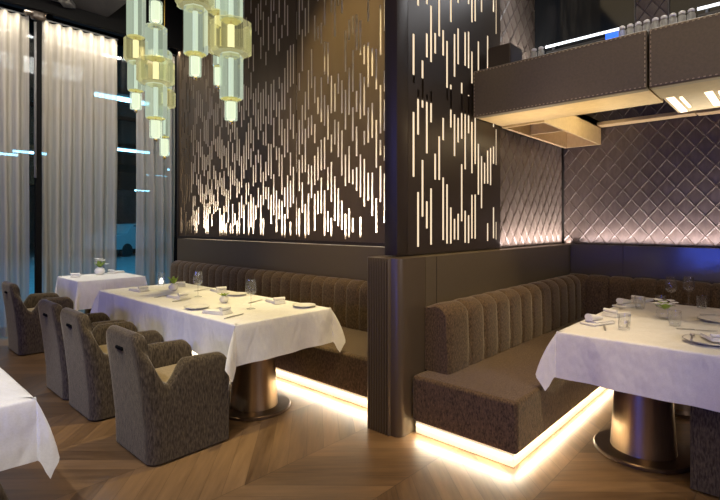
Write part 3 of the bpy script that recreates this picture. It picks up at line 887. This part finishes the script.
# ------------------------------------------------------------------ chandeliers
def drop(t, x, y, parts, top):
    """one hanging string: rod with glass sections, all fixed to the chandelier"""
    zlow = min(p[2] for p in parts)
    rod = tube('hanging_rod', (x, y, zlow + .02), (x, y, top), .007, M['gold'], t, 8)
    for kind, r, z0, z1 in parts:
        if kind == 'tip':
            lathe('glass_tip', [(r * .55, z0 + .012), (r, z0 + .02), (r, z1)], M['tint_glass'], rod, 12, (x, y, 0), 0, 20)
            lathe('tip_lamp', [(0, z0 + .012), (r * .6, z0 + .025), (r * .72, z0 + .05), (r * .72, z1 - .004), (0, z1 - .004)], M['core_tip'], rod, 12, (x, y, 0))
            lathe('brass_bead', [(0, z0 - .022), (.014, z0 - .014), (.018, z0), (.012, z0 + .011), (0, z0 + .011)], M['gold'], rod, 12, (x, y, 0))
        elif kind == 'tube':
            lathe('glass_tube', [(r * .8, z0), (r, z0 + .02), (r, z1 - .02), (r * .8, z1)], M['tint_glass'], rod, 14, (x, y, 0), .05, 12)
            lathe('amber_collar', [(r * .62, z1 - .03), (r * .74, z1 - .02), (r * .74, z1 - .005), (r * .5, z1)], M['amber_cap'], rod, 16, (x, y, 0))
            lathe('amber_rim', [(r * .78, z0 - .003), (r * .90, z0 + .007), (r * .86, z0 + .010)], M['amber_cap'], rod, 20, (x, y, 0))
            lathe('lamp_core', [(0, z0 + .03), (r * .22, z0 + .035), (r * .22, z1 - .035), (0, z1 - .03)], M['core'], rod, 12, (x, y, 0))
            bm = bmesh.new(); add_lathe(bm, [(0, z0 + .004), (r * .5, z0 + .002), (r * .78, z0 + .006), (r * .5, z0 + .016), (0, z0 + .018)], 14, (x, y, 0))
            from_bm('amber_cap', bm, M['amber_cap'], rod)
        else:
            lathe('amber_ring', [(r * .86, z0), (r, z0 + .02), (r, z1 - .02), (r * .86, z1)], M['amber_glass'], rod, 20, (x, y, 0), .045, 12)
            lathe('ring_plate', [(0, z0 + .01), (r * .85, z0 + .006), (r * .85, z0 + .012), (0, z0 + .016)], M['amber_glass'], rod, 18, (x, y, 0))
            lathe('ring_lamp', [(0, z0 + .03), (.030, z0 + .045), (.030, z1 - .03), (0, z1 - .02)], M['core_ring'], rod, 12, (x, y, 0))
def pxz(y, d): return 1.45 + (224 - y) / 478 * d
def chandelier(label, cx, cy, drops):
    t = thing('chandelier', label, 'chandelier', (cx, cy, 4.30), 'glass chandeliers')
    lathe('ceiling_plate', [(0, 4.30), (.34, 4.30), (.34, 4.345), (0, 4.345)], M['gold'], t, 36, (cx, cy, 0))
    for dx, dy, parts in drops: drop(t, cx + dx, cy + dy, parts, 4.30)
# nearer chandelier, above the middle of the long table
chandelier('glass and amber chandelier hanging in front of the slotted screen', 2.27, 3.85, (
    (-.12, .13, (('ring', .165, 3.385, 3.56), ('tube', .105, 2.96, 3.385), ('tip', .053, 2.755, 2.945), ('tube', .10, 3.56, 3.9))),
    (.10, -.10, (('tube', .10, 3.26, 3.75), ('ring', .18, 2.97, 3.26), ('tube', .102, 2.56, 2.97), ('tip', .056, 2.36, 2.545))),
    (.10, .12, (('ring', .13, 3.05, 3.40), ('tip', .04, 2.72, 2.90), ('tube', .085, 3.40, 3.85), ('tube', .045, 2.90, 3.05))),
    (-.10, -.14, (('tip', .05, 3.42, 3.60), ('tube', .09, 3.60, 4.0))),
))
chandelier('glass and amber chandelier hanging in front of the curtains', 2.28, 5.115, (
    (-.12, .16, (('tube', .095, 3.46, 3.95), ('ring', .115, 3.20, 3.46), ('tube', .085, 2.88, 3.20), ('tip', .058, 2.67, 2.86))),
    (-.02, -.10, (('tip', .066, 3.57, 3.80), ('tube', .107, 3.19, 3.55), ('ring', .18, 2.93, 3.19), ('tube', .107, 2.56, 2.93), ('tip', .062, 2.34, 2.545))),
    (.13, .02, (('ring', .11, 2.73, 2.92), ('tube', .055, 2.40, 2.73), ('tip', .05, 2.18, 2.385), ('tube', .075, 2.92, 3.35))),
))

# ------------------------------------------------------------------ overhead canopy above the nook
cn = thing('overhead_canopy', 'brown leather canopy with studded edges hanging over the nook', 'canopy', (4.4, 1.0, 2.37))
zb, zt = 2.372, 2.775
for (y0, y1) in ((.765, 2.085), (-1.6, .755)):
    fp = box('front_panel', 3.715, 3.80, y0, y1, zb, zt, M['band'], cn, .012, 3)
    bm = bmesh.new()
    n = int((y1 - y0) / .030)
    for i in range(n + 1):
        y = y0 + .012 + (y1 - y0 - .024) * i / n
        add_box(bm, 3.711, 3.716, y - .006, y + .006, zb + .012, zb + .018); add_box(bm, 3.711, 3.716, y - .006, y + .006, zt - .020, zt - .014)
    for k in range(12):
        z = zb + .03 + k * (zt - zb - .06) / 11
        for y in (y0 + .012, y1 - .012): add_box(bm, 3.711, 3.716, y - .003, y + .003, z - .008, z + .008)
    from_bm('stitching', bm, M['stitch'], fp)
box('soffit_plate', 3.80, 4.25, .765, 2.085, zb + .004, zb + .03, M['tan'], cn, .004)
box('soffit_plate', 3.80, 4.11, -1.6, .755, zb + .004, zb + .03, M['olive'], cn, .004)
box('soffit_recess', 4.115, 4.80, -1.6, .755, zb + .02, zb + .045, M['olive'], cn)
box('inner_board', 4.235, 4.25, .765, 1.665, zb + .03, zt - .02, M['black'], cn)
box('top_deck', 3.80, 4.95, -1.6, 2.085, zt - .03, zt - .008, M['black'], cn)
box('top_deck', 4.95, 5.92, -1.6, 2.085, 2.905, 2.925, M['black'], cn)
# box beam along the side wall, open tray with a bright lip
bm = bmesh.new()
add_box(bm, 4.26, 5.915, 1.68, 1.70, zb - .01, 2.62); add_box(bm, 4.26, 5.915, 2.05, 2.085, zb - .01, 2.62)
add_box(bm, 4.26, 4.29, 1.70, 2.05, zb - .01, 2.62); add_box(bm, 5.88, 5.915, 1.70, 2.05, zb - .01, 2.62); add_box(bm, 4.26, 5.915, 1.68, 2.085, 2.55, 2.62)
from_bm('box_beam', bm, M['tan'], cn)
box('tray_divider', 4.83, 4.86, 1.702, 2.048, zb, 2.54, M['tan'], cn)
box('rear_lip', 5.74, 5.90, .765, 1.672, 2.552, 2.59, M['tan'], cn, .006)
box('rear_lip', 5.74, 5.90, -1.6, .755, 2.545, 2.58, M['tan'], cn, .006)
for (x0, x1, y, w) in ((4.13, 4.74, .705, .022), (4.20, 4.59, .645, .009), (4.13, 4.66, .475, .022), (4.20, 4.59, .415, .009)):
    box('light_bar', x0, x1, y - w, y + w, zb + .006, zb + .019, M['led_soft'], cn)
area('canopy_fill_beam', (4.9, 1.25, 2.50), (math.radians(80), 0, 0), 1.2, .1, 4.5, (1, .78, .45))  # added fill inside the canopy, brightens the beam faces
area('canopy_fill_front', (3.98, 1.5, 2.05), (PI, 0, 0), .3, 1.1, 3.2, (1, .8, .45), 150)  # added floating fill, stands in for bounce off the table
area('canopy_fill_right', (4.1, .2, 2.0), (PI, 0, 0), .4, 1.2, 1.1, (1, .8, .45), 150)  # added floating fill under the olive soffit, no fixture there
area('canopy_fill_rear', (5.2, .6, 2.2), (PI, math.radians(-40), 0), .3, 1.8, 8, (1, .8, .5), 120)  # added fill aimed back and up to brighten the rear lip

# smoked display glass, tube lights and jars above the canopy
dg = thing('display_cabinet', 'dark glass display cabinet above the leather canopy', 'cabinet', (5.2, .5, 2.93))
box('glass_front', 5.02, 5.04, 1.13, 2.08, 2.93, 5.3, M['smoke'], dg)
box('glass_front', 5.02, 5.04, -1.6, .86, 2.93, 5.3, M['smoke'], dg)
box('cabinet_back', 5.5, 5.55, -1.6, 2.08, 2.93, 5.3, M['black'], dg)
quilt('quilted_post', .87, 1.12, 2.93, 5.3, lambda a, d, z: (5.01 + d, a, z), dg, .12, .16, .008)
box('glass_frame', 5.0, 5.05, 1.122, 1.135, 2.93, 5.3, M['grey_metal'], dg)
box('glass_frame', 5.0, 5.05, .855, .868, 2.93, 5.3, M['grey_metal'], dg)
def tubelight(y0, y1, label):
    t = thing('tube_light', label, 'tube light', (4.93, (y0 + y1) / 2, 3.27), 'white tube lights above the canopy')
    tube('light_tube', (4.93, y0, 3.275), (4.93, y1, 3.275), .013, M['led_white'], t, 12)
    box('tube_tray', 4.95, 4.99, y0, y1, 3.215, 3.235, M['grey_metal'], t)
    for y in (y0 + .06, y1 - .06): box('tray_bracket', 4.975, 5.0, y - .01, y + .01, 2.935, 3.30, M['grey_metal'], t)
    return t
t1 = tubelight(1.20, 1.93, 'white tube light above the canopy, the one with a blue glow below it')
box('blue_reflection', 4.925, 4.94, 1.20, 1.36, 3.165, 3.255, M['glow_blue'], t1)  # blue reflection below the tube, put in as a glowing strip
tubelight(-.3, .64, 'white tube light above the canopy at the upper right corner')
def make_jar():
    t = thing('display_jar', 'x', 'jar', (0, 0, 0))
    lathe('jar_body', [(0, 0), (.036, 0), (.04, .01), (.04, .19), (.03, .215), (.028, .22)], M['bottle'], t, 16)
    lathe('jar_lid', [(.0285, .2205), (.033, .222), (.033, .245), (.02, .255), (0, .257)], M['china'], t, 16)
    return t
jar = make_jar()
jl = {0: 'grey glass jar on the canopy edge left of the blue-lit tube light', 1: 'pale glass jar on the canopy between the two tube lights'}
for k in range(2): put(jar, USED, (3.95, 1.645 - .06 * k, zt - .0075), 0, jl[0], 'grey jars left of the tube light', .62)
for k in range(9): put(jar, USED, (3.95, .975 - .0535 * k, zt - .0075), 0, jl[1], 'pale jars between the tube lights', .62)
db = box('junction_box', 3.90, 4.15, 1.83, 2.05, zt - .0075, 3.02, M['bronze_dark'], None, .02); tag(db, 'small dark box on the canopy beside the slotted screen', 'box')

# ------------------------------------------------------------------ light
W = bpy.data.worlds.new('world'); SC.world = W; W.use_nodes = True
bg = W.node_tree.nodes['Background']; bg.inputs[0].default_value = (.35, .45, .6, 1); bg.inputs[1].default_value = .015
WARM = (1.0, .83, .55); NEUT = (1.0, .93, .84); COOL = (.72, .78, 1.0)
spot('table_spot_near', (2.75, 2.60, 5.3), (2.25, 3.45, .77), 540, (1, .80, .37), 34, .6, .12)
spot('table_spot_far', (2.75, 6.0, 5.3), (2.25, 4.6, .77), 480, (1, .80, .37), 36, .6, .12)
spot('table_spot_small', (2.1, 6.0, 4.28), (2.3, 6.7, .77), 120, (1, .86, .60), 36, .6, .08)
spot('nook_spot', (3.3, .75, 5.3), (3.9, .7, .77), 160, (1, .84, .60), 38, .6, .08)
spot('bench_spot', (2.2, .3, 5.3), (3.2, 1.75, .6), 430, (1, .74, .42), 34, .6, .06)
spot('left_table_spot', (-1.1, 1.5, 4.3), (.2, 2.8, .77), 390, (.90, .93, 1.0), 44, .5)
spot('bench_spot_long', (2.9, 2.4, 5.3), (3.15, 3.3, .45), 260, (1, .80, .48), 24, .8, .08)
spot('screen_spot', (2.0, 3.0, 5.3), (3.67, 3.60, 2.9), 600, (1, .76, .38), 44, .9, .1)
spot('aisle_spot', (1.3, 1.2, 5.3), (1.9, 1.9, 0), 140, (1, .76, .44), 50, .7)
spot('aisle_spot_left', (.2, 3.6, 4.28), (.8, 4.0, 0), 75, (1, .78, .48), 60, .7)
area('curtain_cove', (1.2, 7.275, 4.19), (math.radians(34), 0, 0), 5.0, .05, 40, (1.0, .93, .78), 110)
area('curtain_wash', (1.4, 5.6, 4.25), (math.radians(52), 0, 0), 3.4, .3, 66, (1.0, .90, .76), 130)
area('blue_bar_front', (-3.2, 1.1, .50), (0, math.radians(-90), 0), .9, 2.3, 52, (.06, .13, 1.0))
area('blue_fill_side', (-2.6, 4.6, 1.7), (0, math.radians(-90), 0), .5, 2.4, 42, (.14, .20, 1.0))  # added unseen blue fill, tints cloth edges and chair backs
area('warm_fill', (-2.6, -1.5, 3.4), (0, math.radians(-62), math.radians(30)), 1.4, 3.0, 52, (1.0, .78, .50))  # added warm room fill from behind the camera
area('lavender_fill', (1.2, -3.6, 2.4), (math.radians(80), 0, 0), 3.0, 1.0, 50, (.74, .76, 1.0))  # added unseen lavender fill, tints the near cloth sides
area('room_fill', (.6, .6, 5.3), (0, 0, 0), 4, 4, 62, (1, .76, .44))
for nm, loc, rot, ln in (('bench_strip_long', (2.80, 4.75, .072), (0, math.radians(40), 0), 4.8),
                         ('bench_strip_nook', (3.86, 1.246, .072), (math.radians(-40), 0, 0), 2.3),
                         ('bench_strip_end', (2.701, 1.61, .072), (0, math.radians(40), 0), .7),
                         ('bench_strip_rear', (5.016, -.6, .072), (0, math.radians(40), 0), 3.4)):
    yl = rot[1] != 0
    area(nm, loc, rot, .015 if yl else ln, ln if yl else .015, 4.4 * ln, (1.0, .87, .66), 150)
area('upper_quilt_light', (4.66, 2.02, 2.86), (PI - math.radians(12), 0, 0), .7, .06, 5, (1.0, .92, .86), 120)
area('display_fill', (4.45, .9, 4.0), (0, math.radians(20), 0), .3, 2.4, 14, (.95, .96, 1.0), 140)  # added fill that brightens the jars on the canopy
area('garage_near_light', (5.2, 10.5, 4.0), (0, 0, 0), 5, 3, 190, (.04, .58, 1.0))
area('garage_light', (6, 16, 4.3), (0, 0, 0), 16, 12, 520, (.10, .60, 1.0))

# ------------------------------------------------------------------ view
SC.view_settings.view_transform = 'Standard'; SC.view_settings.look = 'None'
SC.view_settings.gamma = 1; SC.view_settings.exposure = .12
try: SC.view_settings.use_curve_mapping = False
except Exception: pass
SC.cycles.max_bounces = 8; SC.cycles.transparent_max_bounces = 24
SC.cycles.use_denoising = True; SC.cycles.sample_clamp_indirect = 4
SC.cycles.caustics_reflective = False; SC.cycles.caustics_refractive = False
